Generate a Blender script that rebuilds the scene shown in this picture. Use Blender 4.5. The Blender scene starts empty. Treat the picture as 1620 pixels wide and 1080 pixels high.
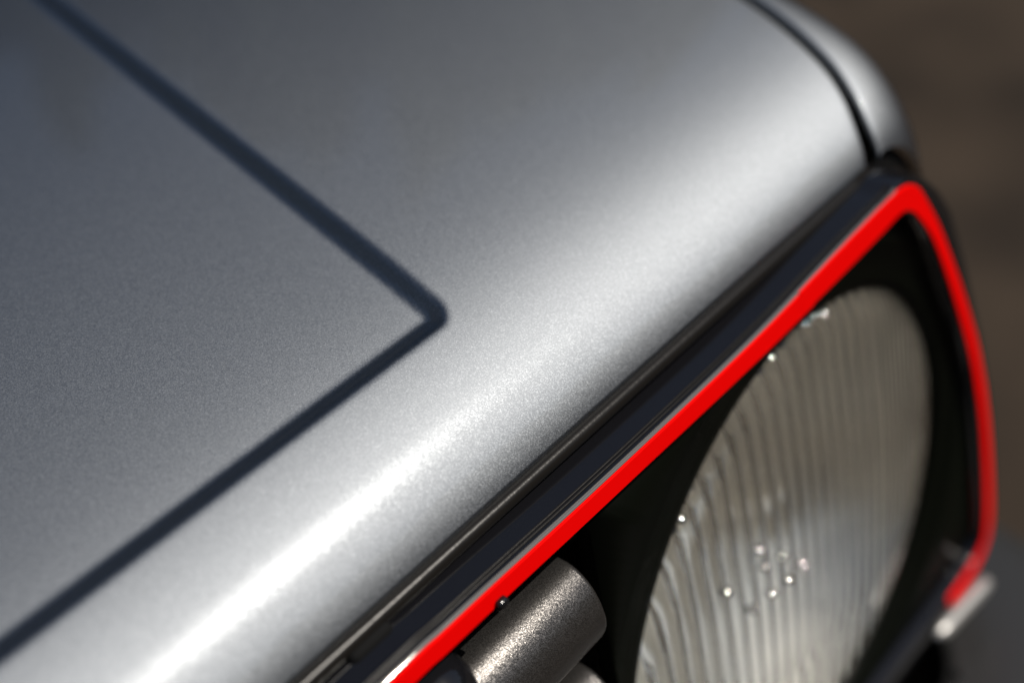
import bpy, bmesh, math
import numpy as np
from mathutils import Matrix, Vector

S = bpy.context.scene
C = S.collection
R = math.radians

# ---------------------------------------------------------------- camera
# local car frame used below: x to the car's left-hand side (picture right), y rearwards, z up,
# origin at the lens of the camera; OFF moves it so that the car's centre plane is x = 0 and the ground z = 0
OFF = np.array([0.30, 0.0, 0.99])
CAM_RIGHT = Vector((0.63916793, -0.75170447, -0.16249539))
CAM_DOWN = Vector((-0.52845879, -0.27577776, -0.80291839))
CAM_FWD = Vector((0.55874473, 0.5990718, -0.57351313))
cd = bpy.data.cameras.new('camera')
cam = bpy.data.objects.new('camera', cd)
C.objects.link(cam)
S.camera = cam
m = Matrix.Identity(4)
for i in range(3):
    m[i][0] = CAM_RIGHT[i]
    m[i][1] = -CAM_DOWN[i]
    m[i][2] = -CAM_FWD[i]
    m[i][3] = OFF[i]
cam.matrix_world = m
cd.sensor_width = 36.0
cd.lens = 2100 / 1620 * 36
cd.clip_start = 0.01
cd.clip_end = 500
cd.dof.use_dof = True
cd.dof.focus_distance = 0.292
cd.dof.aperture_fstop = 5.0
cd.dof.aperture_blades = 0

# ---------------------------------------------------------------- sky, sun, exposure
SUN = Vector((0.38, -0.56, 0.82)).normalized()
W = bpy.data.worlds.new('World')
S.world = W
W.use_nodes = True
nt = W.node_tree
bg = nt.nodes['Background']
sky = nt.nodes.new('ShaderNodeTexSky')
sky.sky_type = 'NISHITA'
sky.sun_disc = False
sky.sun_elevation = math.asin(SUN.z)
sky.sun_rotation = math.atan2(SUN.x, SUN.y)
nt.links.new(sky.outputs[0], bg.inputs[0])
bg.inputs[1].default_value = 0.06
sl = bpy.data.lights.new('sun', 'SUN')
sl.energy = 4.3
sl.angle = R(0.53)
sl.color = (1.0, 0.935, 0.845)
so = bpy.data.objects.new('sun', sl)
C.objects.link(so)
so.rotation_euler = SUN.to_track_quat('Z', 'Y').to_euler()
so.location = (0, -2, 4)
S.view_settings.view_transform = 'Standard'
S.view_settings.look = 'None'
S.view_settings.exposure = 0.35
S.view_settings.gamma = 1.0

# ---------------------------------------------------------------- materials
def mat(name, base=(0.5, 0.5, 0.5), rough=0.5, metal=0.0, coat=0.0, coat_rough=0.03, spec=0.5, ior=1.5, trans=0.0):
    mt = bpy.data.materials.new(name)
    mt.use_nodes = True
    p = mt.node_tree.nodes['Principled BSDF']
    p.inputs['Base Color'].default_value = (*base, 1)
    p.inputs['Roughness'].default_value = rough
    p.inputs['Metallic'].default_value = metal
    p.inputs['Coat Weight'].default_value = coat
    p.inputs['Coat Roughness'].default_value = coat_rough
    p.inputs['Specular IOR Level'].default_value = spec
    p.inputs['IOR'].default_value = ior
    p.inputs['Transmission Weight'].default_value = trans
    return mt, mt.node_tree, p

def coords(nt, scale=None):
    tc = nt.nodes.new('ShaderNodeTexCoord')
    return tc.outputs['Object']

def flakes(nt, p, size, tilt, colour_lo, colour_hi, rare=1.0):
    """random tiny facets: each cell gets its own normal and a slightly different tone"""
    co = coords(nt)
    v = nt.nodes.new('ShaderNodeTexVoronoi')
    v.feature = 'F1'
    v.inputs['Scale'].default_value = 1.0 / size
    nt.links.new(co, v.inputs['Vector'])
    sub = nt.nodes.new('ShaderNodeVectorMath'); sub.operation = 'SUBTRACT'
    nt.links.new(v.outputs['Color'], sub.inputs[0])
    sub.inputs[1].default_value = (0.5, 0.5, 0.5)
    sc = nt.nodes.new('ShaderNodeVectorMath'); sc.operation = 'SCALE'
    nt.links.new(sub.outputs[0], sc.inputs[0])
    sc.inputs['Scale'].default_value = tilt
    geo = nt.nodes.new('ShaderNodeNewGeometry')
    add = nt.nodes.new('ShaderNodeVectorMath'); add.operation = 'ADD'
    nt.links.new(geo.outputs['Normal'], add.inputs[0])
    nt.links.new(sc.outputs[0], add.inputs[1])
    nrm = nt.nodes.new('ShaderNodeVectorMath'); nrm.operation = 'NORMALIZE'
    nt.links.new(add.outputs[0], nrm.inputs[0])
    nt.links.new(nrm.outputs[0], p.inputs['Normal'])
    sep = nt.nodes.new('ShaderNodeSeparateColor')
    nt.links.new(v.outputs['Color'], sep.inputs[0])
    rmp = nt.nodes.new('ShaderNodeMix'); rmp.data_type = 'RGBA'
    rmp.inputs[6].default_value = (*colour_lo, 1)
    rmp.inputs[7].default_value = (*colour_hi, 1)
    pw = nt.nodes.new('ShaderNodeMath'); pw.operation = 'POWER'; pw.inputs[1].default_value = rare
    nt.links.new(sep.outputs[2], pw.inputs[0])
    nt.links.new(pw.outputs[0], rmp.inputs[0])
    nt.links.new(rmp.outputs[2], p.inputs['Base Color'])
    return v, rmp

M = {}
M['paint'], t_, p_ = mat('silver_paint')
v_, r_ = flakes(t_, p_, 0.00018, 0.10, (0.228, 0.243, 0.258), (0.37, 0.39, 0.41), 4.0)
nrm_ = p_.inputs['Normal'].links[0].from_socket
def glossy(rough, dist='BECKMANN'):
    q = t_.nodes.new('ShaderNodeBsdfAnisotropic')
    q.distribution = dist
    q.inputs['Roughness'].default_value = rough
    return q
def mixed(fac, a, b):
    ms = t_.nodes.new('ShaderNodeMixShader')
    if isinstance(fac, float): ms.inputs[0].default_value = fac
    else: t_.links.new(fac, ms.inputs[0])
    t_.links.new(a, ms.inputs[1]); t_.links.new(b, ms.inputs[2])
    return ms.outputs[0]
wide, flat_ = glossy(0.65), glossy(0.27)               # tumbled flakes, flakes lying flat
for q in (wide, flat_):
    t_.links.new(r_.outputs[2], q.inputs['Color']); t_.links.new(nrm_, q.inputs['Normal'])
clear = glossy(0.02, 'GGX')                            # clear coat on top
fr_ = t_.nodes.new('ShaderNodeFresnel'); fr_.inputs[0].default_value = 1.5
t_.links.new(mixed(fr_.outputs[0], mixed(0.04, wide.outputs[0], flat_.outputs[0]), clear.outputs[0]), t_.nodes['Material Output'].inputs[0])
t_.nodes.remove(p_)
M['slat'], t_, p_ = mat('slat_plastic', rough=0.36, metal=0.9, coat=0.0)
flakes(t_, p_, 0.00013, 0.24, (0.04, 0.038, 0.036), (0.15, 0.142, 0.135))
M['gloss_black'], t_, p_ = mat('gloss_black', (0.005, 0.005, 0.006), 0.12, spec=0.42)
M['black'], t_, p_ = mat('black_plastic', (0.0018, 0.0024, 0.0014), 0.5, spec=0.05)
M['cavity'], t_, p_ = mat('dark_cavity', (0.004, 0.004, 0.004), 0.8, spec=0.1)
M['seal'], t_, p_ = mat('rubber_seal', (0.008, 0.007, 0.006), 0.30, spec=0.16)
nz = t_.nodes.new('ShaderNodeTexNoise'); nz.inputs['Scale'].default_value = 900; nz.inputs['Detail'].default_value = 3
bp = t_.nodes.new('ShaderNodeBump'); bp.inputs['Strength'].default_value = 0.14; bp.inputs['Distance'].default_value = 0.0003
t_.links.new(coords(t_), nz.inputs['Vector']); t_.links.new(nz.outputs['Fac'], bp.inputs['Height']); t_.links.new(bp.outputs[0], p_.inputs['Normal'])
M['red'], t_, p_ = mat('red_tape', (0.72, 0.0008, 0.0006), 0.55, spec=0.03)
M['edge'], t_, p_ = mat('pale_edge', (0.20, 0.185, 0.17), 0.10, metal=0.6)
M['chrome'], t_, p_ = mat('chrome', (0.50, 0.49, 0.47), 0.5, metal=1.0)
M['reflector'], t_, p_ = mat('reflector', (0.98, 0.945, 0.88), 0.36, metal=1.0)
# headlight glass: a solid pressed-glass lens; a share of the light passes straight through
M['glass'], t_, p_ = mat('lens_glass', (0.965, 0.975, 0.945), 0.03, ior=1.5, trans=1.0)
tr = t_.nodes.new('ShaderNodeBsdfTransparent'); ms = t_.nodes.new('ShaderNodeMixShader'); ms.inputs[0].default_value = 0.03
df = t_.nodes.new('ShaderNodeBsdfDiffuse'); df.inputs[0].default_value = (0.72, 0.66, 0.54, 1)   # pale veil that puts sunlit brightness into the glass colour
dz_ = t_.nodes.new('ShaderNodeTexNoise'); dz_.inputs['Scale'].default_value = 45; dz_.inputs['Detail'].default_value = 5
t_.links.new(coords(t_), dz_.inputs['Vector'])
dm = t_.nodes.new('ShaderNodeMapRange'); dm.inputs[1].default_value = 0.3; dm.inputs[2].default_value = 0.7; dm.inputs[3].default_value = 0.015; dm.inputs[4].default_value = 0.045
t_.links.new(dz_.outputs['Fac'], dm.inputs[0])
m2 = t_.nodes.new('ShaderNodeMixShader')
t_.links.new(p_.outputs[0], ms.inputs[1]); t_.links.new(tr.outputs[0], ms.inputs[2])
t_.links.new(dm.outputs[0], m2.inputs[0]); t_.links.new(ms.outputs[0], m2.inputs[1]); t_.links.new(df.outputs[0], m2.inputs[2])
t_.links.new(m2.outputs[0], t_.nodes['Material Output'].inputs[0])
M['pip'], t_, p_ = mat('glint_glass', (0.95, 0.96, 0.94), 0.04, ior=1.5, trans=1.0)
M['foliage'], t_, p_ = mat('foliage', (0.035, 0.045, 0.018), 0.8, spec=0.2)
M['bumper'], t_, p_ = mat('bumper_plastic', (0.018, 0.018, 0.018), 0.42)
M['screen'], t_, p_ = mat('dark_glass', (0.01, 0.011, 0.011), 0.05)
# ground: dry brown tarmac with broad darker and lighter patches
M['ground'], t_, p_ = mat('tarmac', rough=0.85, spec=0.2)
co = coords(t_)
n1 = t_.nodes.new('ShaderNodeTexNoise'); n1.inputs['Scale'].default_value = 2.2; n1.inputs['Detail'].default_value = 4
n2 = t_.nodes.new('ShaderNodeTexNoise'); n2.inputs['Scale'].default_value = 160; n2.inputs['Detail'].default_value = 3
t_.links.new(co, n1.inputs['Vector']); t_.links.new(co, n2.inputs['Vector'])
cr = t_.nodes.new('ShaderNodeValToRGB')
cr.color_ramp.elements[0].position = 0.35; cr.color_ramp.elements[0].color = (0.013, 0.0088, 0.0056, 1)
cr.color_ramp.elements[1].position = 0.65; cr.color_ramp.elements[1].color = (0.036, 0.0252, 0.0166, 1)
t_.links.new(n1.outputs['Fac'], cr.inputs[0])
mx = t_.nodes.new('ShaderNodeMix'); mx.data_type = 'RGBA'; mx.blend_type = 'MULTIPLY'; mx.inputs[0].default_value = 0.6
cr2 = t_.nodes.new('ShaderNodeValToRGB')
cr2.color_ramp.elements[0].color = (0.4, 0.4, 0.4, 1); cr2.color_ramp.elements[1].color = (1.6, 1.6, 1.6, 1)
t_.links.new(n2.outputs['Fac'], cr2.inputs[0])
t_.links.new(cr.outputs[0], mx.inputs[6]); t_.links.new(cr2.outputs[0], mx.inputs[7])
t_.links.new(mx.outputs[2], p_.inputs['Base Color'])

# ---------------------------------------------------------------- mesh helpers
CAR = bpy.data.objects.new('hatchback_car', None)
C.objects.link(CAR)
CAR['label'] = 'silver metallic hatchback with red stripe around its black grille and a round headlight'
CAR['category'] = 'car'

def obj(name, verts, faces, material, parent=CAR, smooth=True, off=True):
    me = bpy.data.meshes.new(name)
    v = np.asarray(verts, float)
    if off:
        v = v + OFF
    me.from_pydata(v.tolist(), [], faces)
    me.materials.append(M[material])
    bm = bmesh.new(); bm.from_mesh(me)
    bmesh.ops.remove_doubles(bm, verts=bm.verts, dist=1e-7)
    bmesh.ops.recalc_face_normals(bm, faces=bm.faces)
    bm.to_mesh(me); bm.free()
    if smooth:
        me.polygons.foreach_set('use_smooth', [True] * len(me.polygons))
    o = bpy.data.objects.new(name, me)
    C.objects.link(o)
    o.parent = parent
    return o

def grid_faces(nr, nc, close_c=False, base=0):
    f = []
    cc = nc if close_c else nc - 1
    for i in range(nr - 1):
        for j in range(cc):
            k = (j + 1) % nc
            f.append((base + i * nc + j, base + i * nc + k, base + (i + 1) * nc + k, base + (i + 1) * nc + j))
    return f

def smooth_pts(p, n, it=1):
    """Catmull-Rom resample of a polyline to n points, equal arc length"""
    p = np.asarray(p, float)
    q = np.vstack([2 * p[0] - p[1], p, 2 * p[-1] - p[-2]])
    out = []
    for i in range(1, len(q) - 2):
        for t in np.linspace(0, 1, 24, endpoint=False):
            a, b, c, d = q[i - 1], q[i], q[i + 1], q[i + 2]
            out.append(0.5 * ((2 * b) + (c - a) * t + (2 * a - 5 * b + 4 * c - d) * t ** 2 + (3 * b - a - 3 * c + d) * t ** 3))
    out.append(p[-1])
    out = np.array(out)
    s = np.r_[0, np.cumsum(np.linalg.norm(np.diff(out, axis=0), axis=1))]
    u = np.linspace(0, s[-1], n)
    return np.stack([np.interp(u, s, out[:, k]) for k in range(out.shape[1])], 1)

def tube(path, r, name, material, parent, n=10, caps=True):
    path = np.asarray(path, float)
    V = []
    for i, c in enumerate(path):
        t = path[min(i + 1, len(path) - 1)] - path[max(i - 1, 0)]
        t /= np.linalg.norm(t)
        a = np.cross(t, [0, 0, 1.0]); a /= np.linalg.norm(a)
        b = np.cross(a, t)
        rr = r[i] if hasattr(r, '__len__') else r
        for k in range(n):
            an = 2 * math.pi * k / n
            V.append(c + rr * (math.cos(an) * a + math.sin(an) * b))
    F = grid_faces(len(path), n, True)
    if caps:
        F.append(tuple(range(n - 1, -1, -1)))
        F.append(tuple(range((len(path) - 1) * n, len(path) * n)))
    return obj(name, V, F, material, parent)

def crown(x):
    return -0.0195 * ((x + 0.3) ** 2 - 0.1444)

# ---------------------------------------------------------------- ground
g = obj('ground', [(-120, -120, 0), (120, -120, 0), (120, 120, 0), (-120, 120, 0)], [(0, 1, 2, 3)], 'ground', None, False, off=False)
g['kind'] = 'structure'

# ---------------------------------------------------------------- bonnet
def profile():
    """section through the bonnet, lip to rear: the slope eases from 76 to 9 degrees"""
    ds = 0.0002
    q = np.arange(0, 0.66, ds)
    a = np.radians(9 + 67 * np.exp(-(q / 0.0212) ** 1.3)) - np.radians(2.5) * np.clip((q - 0.2) / 0.4, 0, 1)
    y = 0.163 + np.r_[0, np.cumsum(np.cos(a[:-1]) * ds)]
    z = -0.1872 + np.r_[0, np.cumsum(np.sin(a[:-1]) * ds)]
    pick = np.r_[np.arange(0, 0.03, 0.0006), np.arange(0.03, 0.30, 0.0011), np.arange(0.31, 0.655, 0.015)]
    return np.stack([np.interp(pick, q, y), np.interp(pick, q, z)], 1)
PROF = profile()
def prof_z(y):
    return np.interp(y, PROF[:, 0], PROF[:, 1])
GAP = smooth_pts([(0.163, 0.3032), (0.168, 0.3046), (0.1745, 0.3085), (0.188, 0.3160), (0.221, 0.3315), (0.27, 0.350), (0.40, 0.385), (0.60, 0.41), (0.85, 0.43)], 400)
def gap_x(y):
    return np.interp(y, GAP[:, 0], GAP[:, 1])

SW_Y, SW_X, SW_T = 0.1892, 0.1630, math.tan(R(11.2))
def recess(x, y):
    w, depth, r = 0.0057, 0.0042, 0.0055
    c = math.cos(R(11.2))
    d1 = (SW_Y - y) * 0.60
    d2 = (x - (SW_X + SW_T * (y - SW_Y))) * c
    a, b = d1 + r, d2 + r
    d = np.minimum(np.maximum(a, b), 0) + np.hypot(np.maximum(a, 0), np.maximum(b, 0)) - r
    t = np.clip(-d / w, 0, 1)
    return -depth * t * t * (3 - 2 * t)

XL = -0.93
ref = np.r_[np.arange(-0.93, -0.02, 0.02), np.arange(-0.02, 0.3032, 0.0011)]
U = (ref - XL) / (0.3032 - XL)
U[-1] = 1.0
V = []
EXT = [(0.0, 0.0), (0.0009, -0.0004), (0.0015, -0.0015), (0.0016, -0.0045)]
for (y, z) in PROF:
    gx = gap_x(y) - 0.0018 - 0.003 * math.exp(-(y - 0.163) / 0.006)
    xs = XL + U * (gx - XL)
    zs = z + crown(xs) + recess(xs, np.full_like(xs, y))
    row = np.stack([xs, np.full_like(xs, y), zs], 1)
    ex = np.array([(gx + dx, y, zs[-1] + dz) for dx, dz in EXT[1:]])
    V.append(np.vstack([row, ex]))
nc = len(U) + len(EXT) - 1
# folded return under the front lip
for (dy, dz) in [(0.0002, -0.0012), (0.0016, -0.0018), (0.012, -0.002)]:
    r0 = V[0].copy(); r0[:, 1] += dy; r0[:, 2] += dz
    V.insert(0, r0) if False else None
    EXTRA = r0
    V = [r0] + V if dy < 0.001 else V
V = np.array(V)
bonnet = obj('bonnet', V.reshape(-1, 3), grid_faces(V.shape[0], nc), 'paint')
# dark rolled edge below the lip
xs = np.linspace(XL, 0.3005, 120)
tube(np.stack([xs, np.full_like(xs, 0.1628), -0.1903 + crown(xs)], 1), 0.0021, 'edge_seal', 'seal', bonnet, 16)

# ---------------------------------------------------------------- front wing (fender)
OUT = smooth_pts([(0.163, 0.336), (0.170, 0.343), (0.185, 0.3535), (0.20, 0.360), (0.22, 0.3655), (0.27, 0.377), (0.40, 0.40), (0.85, 0.44)], 300)
def out_x(y):
    return np.interp(y, OUT[:, 0], OUT[:, 1])
FL = np.array([(0.0, 0.0), (0.03, 0.0125), (0.07, 0.027), (0.14, 0.041), (0.20, 0.048), (0.32, 0.05), (0.45, 0.045)])
V = []
ys = np.r_[PROF[:60:2, 0], np.arange(PROF[59, 0] + 0.002, 0.42, 0.003), 0.5, 0.6, 0.75]
for y in ys:
    gx = gap_x(y) + 0.0030 + 0.001 * math.exp(-(y - 0.163) / 0.006)
    ox = out_x(y)
    z = prof_z(y) + crown(gx)
    w = ox - gx
    rx = min(0.8 * w, 0.026); rz = 0.020
    row = [(gx + 0.0001, z - 0.0045), (gx, z - 0.0016), (gx + 0.0004, z - 0.0005), (gx + 0.0014, z)]
    z1 = z
    rx = ox - gx - 0.0014
    rz = 0.034
    for k in range(1, 25):
        a = math.pi / 2 * k / 24
        row.append((gx + 0.0014 + rx * math.sin(a), z - rz * (1 - math.cos(a)) ** 0.9))
    zb = z1 - rz
    for dz in (0.01, 0.03, 0.06, 0.10, 0.15, 0.2, 0.3, 0.42):
        row.append((ox + np.interp(dz, FL[:, 0], FL[:, 1]), zb - dz))
    V.append([(a, y, b) for a, b in row])
V = np.array(V)
nr, nc = V.shape[:2]
obj('wing', V.reshape(-1, 3), grid_faces(nr, nc), 'paint')

r0 = V[0][3:].copy()
edge_ = [(a - 0.0008 * (i > 6), 0.1655, b - 0.0008) for i, (a, _, b) in enumerate(r0)]
edge_ += [(0.366, 0.1655, edge_[-1][2]), (0.366, 0.1655, -0.40), (0.3605, 0.1655, -0.33), (0.353, 0.1655, -0.28), (0.341, 0.1655, -0.235), (0.325, 0.1655, -0.206), (0.304, 0.1655, -0.199)]
obj('front_panel', edge_, [tuple(range(len(edge_)))], 'cavity', CAR, False)

# ---------------------------------------------------------------- grille frame with red stripe
mm = 0.001
TOP = [(-930, -197.5, 3.0), (-300, -195.0, 3.0), (60, -195.5, 2.9), (110, -196.2, 2.9), (160, -198.3, 3.0), (220, -200.0, 3.5), (260, -199.3, 4.4), (286, -198.6, 4.6), (297, -198.6, 4.7), (303.5, -201.6, 4.6),
       (308.8, -207.5, 4.0), (317.7, -220.3, 3.6), (327.6, -238.8, 3.9), (338.5, -261.4, 4.1), (348.5, -284.4, 4.2), (354.9, -303.5, 4.2), (361.5, -329.0, 4.4), (367.0, -360.0, 4.6), (369.0, -380.0, 4.8),
       (367.5, -390.5, 5.0), (361.0, -396.0, 5.2), (350.0, -397.5, 5.4), (330, -397.8, 5.5), (200, -398, 5.5), (-300, -398, 5.5), (-930, -398, 5.5)]
PATH = smooth_pts(np.array(TOP) * mm, 900)
# denser near the visible corner: resample by hand
def path_frame(P):
    t = np.gradient(P[:, :2], axis=0)
    t /= np.linalg.norm(t, axis=1)[:, None]
    n = np.stack([-t[:, 1], t[:, 0]], 1)          # outward: up on the top run, +x on the leg
    return n
def ring(P, offs_y):
    """sweep: list of (offset along outward normal as function of row, y)"""
    n = path_frame(P)
    rows = []
    for o, y in offs_y:
        q = P[:, :2] + n * np.asarray(o)[:, None]
        rows.append(np.stack([q[:, 0], y + np.zeros(len(q)), q[:, 1]], 1))
    return np.array(rows).transpose(1, 0, 2)
hw = PATH[:, 2] * np.interp(PATH[:, 0], [0.285, 0.325], [0.92, 0.60])
s = np.r_[0, np.cumsum(np.linalg.norm(np.diff(PATH[:, :2], axis=0), axis=1))]
icorner = np.argmin(np.hypot(PATH[:, 0] - 0.302, PATH[:, 1] + 0.2))
iend = np.argmin(np.hypot(PATH[:, 0] - 0.369, PATH[:, 1] + 0.385))
extra = np.interp(s, [0, s[icorner] - 0.012, s[icorner] + 0.003, s[icorner] + 0.015, s[icorner] + 0.03, s[icorner] + 0.09, s[iend], s[-1]],
                  [0.0006, 0.0006, 0.0040, 0.0066, 0.0082, 0.0045, 0.004, 0.004])
yback = np.interp(s, [0, s[icorner] - 0.03, s[icorner], s[-1]], [0.178, 0.178, 0.1635, 0.1635])
one = np.ones(len(PATH))
sec = [(-hw - 0.0006, yback), (-hw - 0.0006, 0.1516), (-hw - 0.0002, 0.1512), (hw + extra - 0.0009, 0.1512), (hw + extra - 0.0003, 0.1514), (hw + extra, 0.1520), (hw + extra, yback)]
V = ring(PATH, sec)
frame = obj('grille_frame', V.reshape(-1, 3), grid_faces(V.shape[0], V.shape[1]), 'gloss_black')
def tape(i0, i1, dh, yo, name='red_stripe', label=None):
    P = PATH[i0:i1 + 1]; h = hw[i0:i1 + 1]
    rnd = np.random.default_rng(i0 + 5)
    jit = np.convolve(rnd.normal(0, 0.00012, len(P) + 16), np.ones(17) / 17, 'valid')[:len(P)]
    V = ring(P, [(-h + dh + jit, 0.1513), (-h + dh + jit, yo + 0.0002), (-h + dh + jit + 0.0001, yo), (h + dh + jit - 0.00025, yo), (h + dh + jit, yo + 0.0002), (h + dh + jit, 0.1513)])
    F = grid_faces(V.shape[0], V.shape[1])
    nc = V.shape[1]
    if i1 == ic: F.append(tuple(range((len(P) - 1) * nc, len(P) * nc))[::-1])
    o = obj(name, V.reshape(-1, 3), F, 'red', frame, False)
    return o
ia = np.argmin(np.hypot(PATH[:, 0] - 0.243, PATH[:, 1] + 0.199))
ib = np.argmin(np.hypot(PATH[:, 0] - 0.3545, PATH[:, 1] + 0.302))
ic = np.argmin(np.hypot(PATH[:, 0] - 0.336, PATH[:, 1] + 0.3978))
tape(0, ia + 2, 0.0, 0.1505)
tape(ia, ib + 2, 0.0004, 0.15047)
ic = np.argmin(np.hypot(PATH[:, 0] - 0.336, PATH[:, 1] + 0.3978))
tape(ib, ic, 0.0007, 0.1505)
# pale edge of the stripe's backing and two fine ridges along the top of the frame
it = np.argmin(np.hypot(PATH[:, 0] - 0.296, PATH[:, 1] + 0.1985))
n_ = path_frame(PATH)
topP = PATH[:it, :2] + n_[:it] * (hw[:it] + extra[:it])[:, None]
V = []
for (dz, y) in [(-0.0006, 0.1511), (-0.00035, 0.1509), (-0.0001, 0.1513), (0.0001, 0.1519), (-0.0004, 0.1521)]:
    V.append(np.stack([topP[:, 0], np.full(it, y), topP[:, 1] + dz], 1))
V = np.array(V).transpose(1, 0, 2)
obj('stripe_backing', V.reshape(-1, 3), grid_faces(V.shape[0], V.shape[1]), 'edge', frame)
for y in (0.1531, 0.1541):
    P3 = np.stack([topP[:, 0], np.full(it, y), topP[:, 1] + 0.0001], 1)
    tube(P3, 0.00034, 'ridge', 'seal', frame, 8)

# ---------------------------------------------------------------- grille slats
prof = np.array([(0.178, 0.0118), (0.170, 0.0126), (0.1628, 0.0130), (0.1580, 0.0131), (0.1550, 0.0125), (0.1524, 0.0108), (0.1500, 0.0078), (0.1484, 0.0040), (0.1477, 0.0), (0.1480, -0.0030), (0.1491, -0.0060), (0.1512, -0.0088), (0.1545, -0.0108), (0.160, -0.0120), (0.178, -0.0125)])
prof = smooth_pts(prof, 48)
slat0 = None
for k in range(5):
    if slat0 is None:
        xs = np.r_[-0.90, -0.5, -0.1, 0.05, 0.10, 0.1488, 0.1496, 0.1500]
        sc = np.r_[1, 1, 1, 1, 1, 1, 0.985, 0.955]
        V = []
        for x, q in zip(xs, sc):
            cy = 0.165
            V.append([(x, cy + (a - cy) * q, -0.2275 + b * q) for a, b in prof])
        V = np.array(V)
        n = len(prof)
        F = grid_faces(len(xs), n, True)
        F.append(tuple(range((len(xs) - 1) * n, len(xs) * n))); F.append(tuple(range(n)))
        slat0 = obj('slat', V.reshape(-1, 3), F, 'slat', frame)
    else:
        c = slat0.copy(); C.objects.link(c); c.parent = frame
        c.location.z = -0.036 * k

# black upright clip that carries the slats, and small fixing stud
def rounded_box(name, cx, cy, cz, sx, sy, sz, bevel, material, parent, seg=4):
    bm = bmesh.new()
    bmesh.ops.create_cube(bm, size=1)
    for v in bm.verts:
        v.co = (v.co.x * sx, v.co.y * sy, v.co.z * sz)
    bmesh.ops.bevel(bm, geom=list(bm.edges), offset=bevel, segments=seg, profile=0.5, affect='EDGES')
    me = bpy.data.meshes.new(name)
    for v in bm.verts:
        v.co = (v.co.x + cx + OFF[0], v.co.y + cy + OFF[1], v.co.z + cz + OFF[2])
    bm.to_mesh(me); bm.free()
    me.materials.append(M[material])
    me.polygons.foreach_set('use_smooth', [True] * len(me.polygons))
    o = bpy.data.objects.new(name, me); C.objects.link(o); o.parent = parent
    return o
rounded_box('slat_bracket', 0.090, 0.1595, -0.2985, 0.048, 0.026, 0.190, 0.010, 'gloss_black', frame)
rounded_box('fixing_stud', 0.1225, 0.1500, -0.1990, 0.0032, 0.0022, 0.0026, 0.0009, 'gloss_black', frame)
rounded_box('rubber_buffer', 0.0965, 0.1640, -0.1935, 0.012, 0.010, 0.006, 0.002, 'cavity', frame)

# ---------------------------------------------------------------- headlight
HX, HZ, HR, HY = 0.2475, -0.301, 0.0866, 0.157
th = np.linspace(0, 2 * math.pi, 241)[:-1]
inner_poly = ring(PATH, [(-hw - 0.0004, 0.156)])[:, 0, :]
sel = inner_poly[inner_poly[:, 0] > 0.157]
poly = np.vstack([[(0.1570, sel[0, 2])], sel[:, [0, 2]], [(0.1570, sel[-1, 2])]])
def ray_poly(c, a):
    d = np.array([math.cos(a), math.sin(a)]); best = 9
    for i in range(len(poly)):
        p, q = poly[i], poly[(i + 1) % len(poly)]
        e = q - p
        den = d[0] * e[1] - d[1] * e[0]
        if abs(den) < 1e-12: continue
        w = p - c
        t = (w[0] * e[1] - w[1] * e[0]) / den
        u = (w[0] * d[1] - w[1] * d[0]) / den
        if t > 0 and -1e-6 <= u <= 1 + 1e-6: best = min(best, t)
    return best
V = []
for a in th:
    ro = ray_poly(np.array([HX, HZ]), a)
    rh = max(min(0.100, ro - 0.0006), HR + 0.0006)
    row = []
    for r_, y in [(ro, 0.160), (ro - 0.0001, 0.1555), (rh, 0.1553), (rh - 0.0003, 0.1556), (HR + 0.004 * (rh - HR) / 0.015, 0.1566), (HR, 0.1572), (HR, 0.168)]:
        row.append((HX + r_ * math.cos(a), y, HZ + r_ * math.sin(a)))
    V.append(row)
V = np.array(V).transpose(1, 0, 2)
head = obj('headlight', V.reshape(-1, 3), grid_faces(V.shape[0], V.shape[1], True), 'black')
head['label'] = 'round headlight set in a black panel'
# fluted glass
GR = 0.0884
n = 300
u = np.linspace(-GR, GR, n)
UU, WW = np.meshgrid(u, u)
rr = np.hypot(UU, WW)
sh = np.clip((rr - 0.0765) / 0.0110, 0, 1)
front = HY + 0.0022 - 0.0050 * (1 - (rr / GR) ** 2) - 0.0026 * (1 - sh * sh * (3 - 2 * sh))
x_, w_ = UU * 1000, WW * 1000
def flute(x, pitch, depth):
    t = (x / pitch) % 1.0 - 0.5
    return depth * (1 - 4 * t * t)
h = np.zeros_like(x_)
q_ = w_ + 0.6 * x_
swell = 1.0 + 0.38 * np.sin(q_ / 11.0 + 0.6) + 0.12 * np.sin(q_ / 4.7)      # the flutes are pressed deeper in some rows
h = np.where(x_ < 42, flute(x_, 6.3, 1.35) * swell, flute(x_, 3.15, 0.36) * swell)
h = np.where((x_ < 42) & (w_ < -38), flute(x_ + 1.5, 8.0, 1.1), h)
back = front + 0.0042 + h * 0.001 * np.clip((0.0872 - rr) / 0.0015, 0, 1)
keep = rr < GR
idx = -np.ones((2, n, n), int)
V, F = [], []
for l, Y in enumerate((front, back)):
    for i in range(n):
        for j in range(n):
            if keep[i, j]:
                idx[l, i, j] = len(V); V.append((HX + UU[i, j], Y[i, j], HZ + WW[i, j]))
edges = {}
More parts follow.
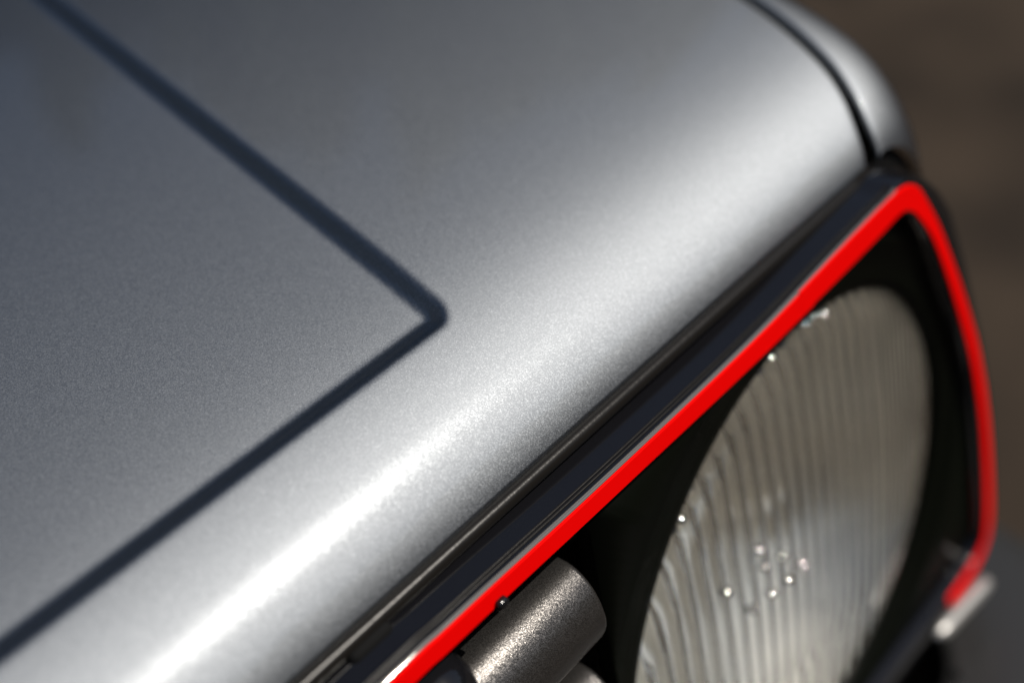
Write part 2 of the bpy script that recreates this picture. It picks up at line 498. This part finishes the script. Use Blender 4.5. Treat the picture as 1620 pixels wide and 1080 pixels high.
for i in range(n - 1):
    for j in range(n - 1):
        if keep[i, j] and keep[i + 1, j] and keep[i, j + 1] and keep[i + 1, j + 1]:
            a = [idx[0, i, j], idx[0, i, j + 1], idx[0, i + 1, j + 1], idx[0, i + 1, j]]
            b = [idx[1, i, j], idx[1, i + 1, j], idx[1, i + 1, j + 1], idx[1, i, j + 1]]
            F.append(tuple(a)); F.append(tuple(b))
            for (p0, q0), (p1, q1) in (((i, j), (i, j + 1)), ((i, j + 1), (i + 1, j + 1)), ((i + 1, j + 1), (i + 1, j)), ((i + 1, j), (i, j))):
                key = tuple(sorted(((p0, q0), (p1, q1))))
                edges[key] = edges.get(key, 0) + 1
for (a, b), c in edges.items():
    if c == 1:
        F.append((idx[0][a], idx[0][b], idx[1][b], idx[1][a]))
obj('lens', V, F, 'glass', head)
# small facets added on the outer face of the glass to throw sun glints
GLINT_SPOTS = [(-20.3, 23.2), (-28.3, 26.1), (-10.1, 11.5), (-18.4, 12.8), (-26.6, 14.6), (-35.4, 15.7), (-45.6, 31.4), (-30.2, 34.4), (8.9, 84.3), (14.1, 83.8), (19.1, 81.8), (-3.9, 85.4), (-8.2, 84.5), (-15.0, 84.0), (-58.2, 62.9), (-54.7, 63.7)]
pip0 = None
for pu, pw in GLINT_SPOTS:
    r_ = math.hypot(pu, pw) / 1000
    if r_ > 0.0862: continue
    k = min(max((r_ - 0.0765) / 0.011, 0), 1)
    py = HY + 0.0022 - 0.0050 * (1 - (r_ / GR) ** 2) - 0.0026 * (1 - k * k * (3 - 2 * k))
    if pip0 is None:
        # a little tilted facet, slightly domed, turned so that it flashes the sun towards the camera
        nv = Vector((-0.12, -0.53, 0.84)).normalized()
        e1 = nv.orthogonal().normalized(); e2 = nv.cross(e1)
        RC, half = 0.0088, R(10)
        V, F = [tuple(nv * 0.0004)], []
        for i in range(1, 5):
            a = half * i / 4
            for q in range(12):
                d = e1 * math.cos(q * math.pi / 6) + e2 * math.sin(q * math.pi / 6)
                V.append(tuple(nv * (0.0004 - RC * (1 - math.cos(a))) + d * (RC * math.sin(a))))
        for q in range(12):
            d = e1 * math.cos(q * math.pi / 6) + e2 * math.sin(q * math.pi / 6)
            v = d * (RC * math.sin(half) * 1.05)
            V.append((v.x, max(v.y, 0.0) + 0.0022, v.z))
        for q in range(12):
            F.append((0, 1 + q, 1 + (q + 1) % 12))
        for i in range(4):
            for q in range(12):
                F.append((1 + i * 12 + q, 1 + (i + 1) * 12 + q, 1 + (i + 1) * 12 + (q + 1) % 12, 1 + i * 12 + (q + 1) % 12))
        F.append(tuple(49 + q for q in range(12)))
        pip0 = obj('glint_pip', V, F, 'pip', head, off=False); o = pip0
    else:
        o = pip0.copy(); C.objects.link(o); o.parent = head
    o.location = (HX + pu / 1000 + OFF[0], py - 0.0011 * (r_ < 0.08) + OFF[1], HZ + pw / 1000 + OFF[2])
# reflector bowl
V = []
for r_ in np.linspace(0.012, 0.088, 40):
    for a in th[::2]:
        V.append((HX + r_ * math.cos(a), 0.1665 + 0.062 * (1 - (r_ / 0.088) ** 2), HZ + r_ * math.sin(a)))
obj('reflector', V, grid_faces(40, 120, True), 'reflector', head)
# bulb and its shield
ys = np.linspace(0.236, 0.188, 12)
tube([(HX, y, HZ + 0.0001 * i) for i, y in enumerate(ys)], [0.011] * 4 + [0.007] * 6 + [0.006, 0.003], 'bulb', 'chrome', head, 20)
V = []
for y, r_ in [(0.205, 0.010), (0.190, 0.0105), (0.186, 0.0098), (0.1845, 0.007), (0.184, 0.0005)]:
    for k in range(24):
        a = 2 * math.pi * k / 24
        V.append((HX + r_ * math.cos(a), y, HZ + r_ * math.sin(a)))
obj('bulb_shield', V, grid_faces(5, 24, True), 'reflector', head)

# ---------------------------------------------------------------- bumper below the grille
def sweep_bumper():
    cx, cy, rc = 0.313, 0.178, 0.076
    path = [(-0.93, cy - rc), (-0.3, cy - rc), (0.10, cy - rc)] + [(cx + rc * math.sin(a), cy - rc * math.cos(a)) for a in np.linspace(0, math.pi / 2, 9)] + [(cx + rc, 0.30), (cx + rc, 0.60)]
    P = smooth_pts(path, 400)
    t = np.gradient(P, axis=0); t /= np.linalg.norm(t, axis=1)[:, None]
    nn = np.stack([t[:, 1], -t[:, 0]], 1)
    sec = smooth_pts([(-0.042, -0.53), (-0.042, -0.43), (-0.038, -0.422), (-0.018, -0.4195), (0.012, -0.4215), (0.024, -0.427), (0.030, -0.437), (0.031, -0.46), (0.031, -0.50), (0.026, -0.53)], 40)
    V = np.array([[(P[i, 0] + nn[i, 0] * o, P[i, 1] + nn[i, 1] * o, z) for o, z in sec] for i in range(len(P))])
    return V
V = sweep_bumper()
bumper = obj('bumper', V.reshape(-1, 3), grid_faces(V.shape[0], V.shape[1], True), 'bumper')
pp = np.linspace(0, 1, 14)
rad = 0.0033 * np.sqrt(np.clip(1 - (2 * pp - 1) ** 8, 0.02, 1))
tube(np.stack([0.3165 + 0.0465 * pp, np.full(14, 0.1462), -0.3945 - 0.0105 * pp], 1), rad, 'chrome_trim', 'chrome', bumper, 14)

# ---------------------------------------------------------------- dark body behind, cowl and windscreen
obj('radiator', [(-0.93, 0.182, -0.194), (0.156, 0.182, -0.200), (0.156, 0.182, -0.60), (-0.93, 0.182, -0.60)], [(0, 1, 2, 3)], 'cavity', CAR, False)
obj('headlight_well', [(0.1565, 0.176, -0.20), (0.1565, 0.26, -0.20), (0.35, 0.26, -0.225), (0.33, 0.17, -0.225), (0.1565, 0.176, -0.60), (0.1565, 0.26, -0.60), (0.365, 0.26, -0.60), (0.36, 0.17, -0.60)], [(0, 1, 5, 4), (1, 2, 6, 5), (2, 3, 7, 6)], 'cavity', CAR, False)
V = [(-0.93, 0.172, -0.1965), (0.315, 0.172, -0.2035), (0.345, 0.40, -0.19), (0.42, 0.85, -0.16), (-0.93, 0.85, -0.16)]
obj('engine_bay', V, [(0, 1, 2, 3, 4)], 'cavity', CAR, False)
V = [(-0.93, 0.80, -0.045), (0.40, 0.80, -0.07), (0.33, 1.25, 0.38), (-0.93, 1.25, 0.40)]
obj('windscreen', V, [(0, 1, 2, 3)], 'screen', CAR, False)
# ---------------------------------------------------------------- far-off wood all round (seen only as reflections in the paint)
rng = np.random.default_rng(4)
NA, NZ = 1400, 14
V = []
for i in range(NA):
    a = 2 * math.pi * i / NA
    top = 4.2 + 7.6 * min(1.0, max(0.0, math.sin(a) + 0.45)) + 0.9 * math.sin(3 * a + 1) + 0.6 * math.sin(11 * a)
    top += 0.5 * math.sin(37 * a + 2) + 0.35 * math.sin(83 * a) + 0.22 * math.sin(191 * a + 1) + rng.normal(0, 0.16)
    for k in range(NZ):
        rr_ = 15 + 1.5 * math.sin(5 * a) + 0.5 * math.sin(61 * a + k) + rng.normal(0, 0.25) + 1.2 * (k / NZ) ** 2
        V.append((rr_ * math.cos(a), rr_ * math.sin(a), top * k / (NZ - 1) - 0.02 * (k == 0)))
F = []
for i in range(NA):
    for k in range(NZ - 1):
        j = (i + 1) % NA
        F.append((i * NZ + k, j * NZ + k, j * NZ + k + 1, i * NZ + k + 1))
tr_ = obj('distant_wood', V, F, 'foliage', None, False, off=False)
tr_['kind'] = 'stuff'
tr_['label'] = 'dark green wood far off around the car'
print('verts', sum(len(o.data.vertices) for o in C.objects if o.type == 'MESH'))
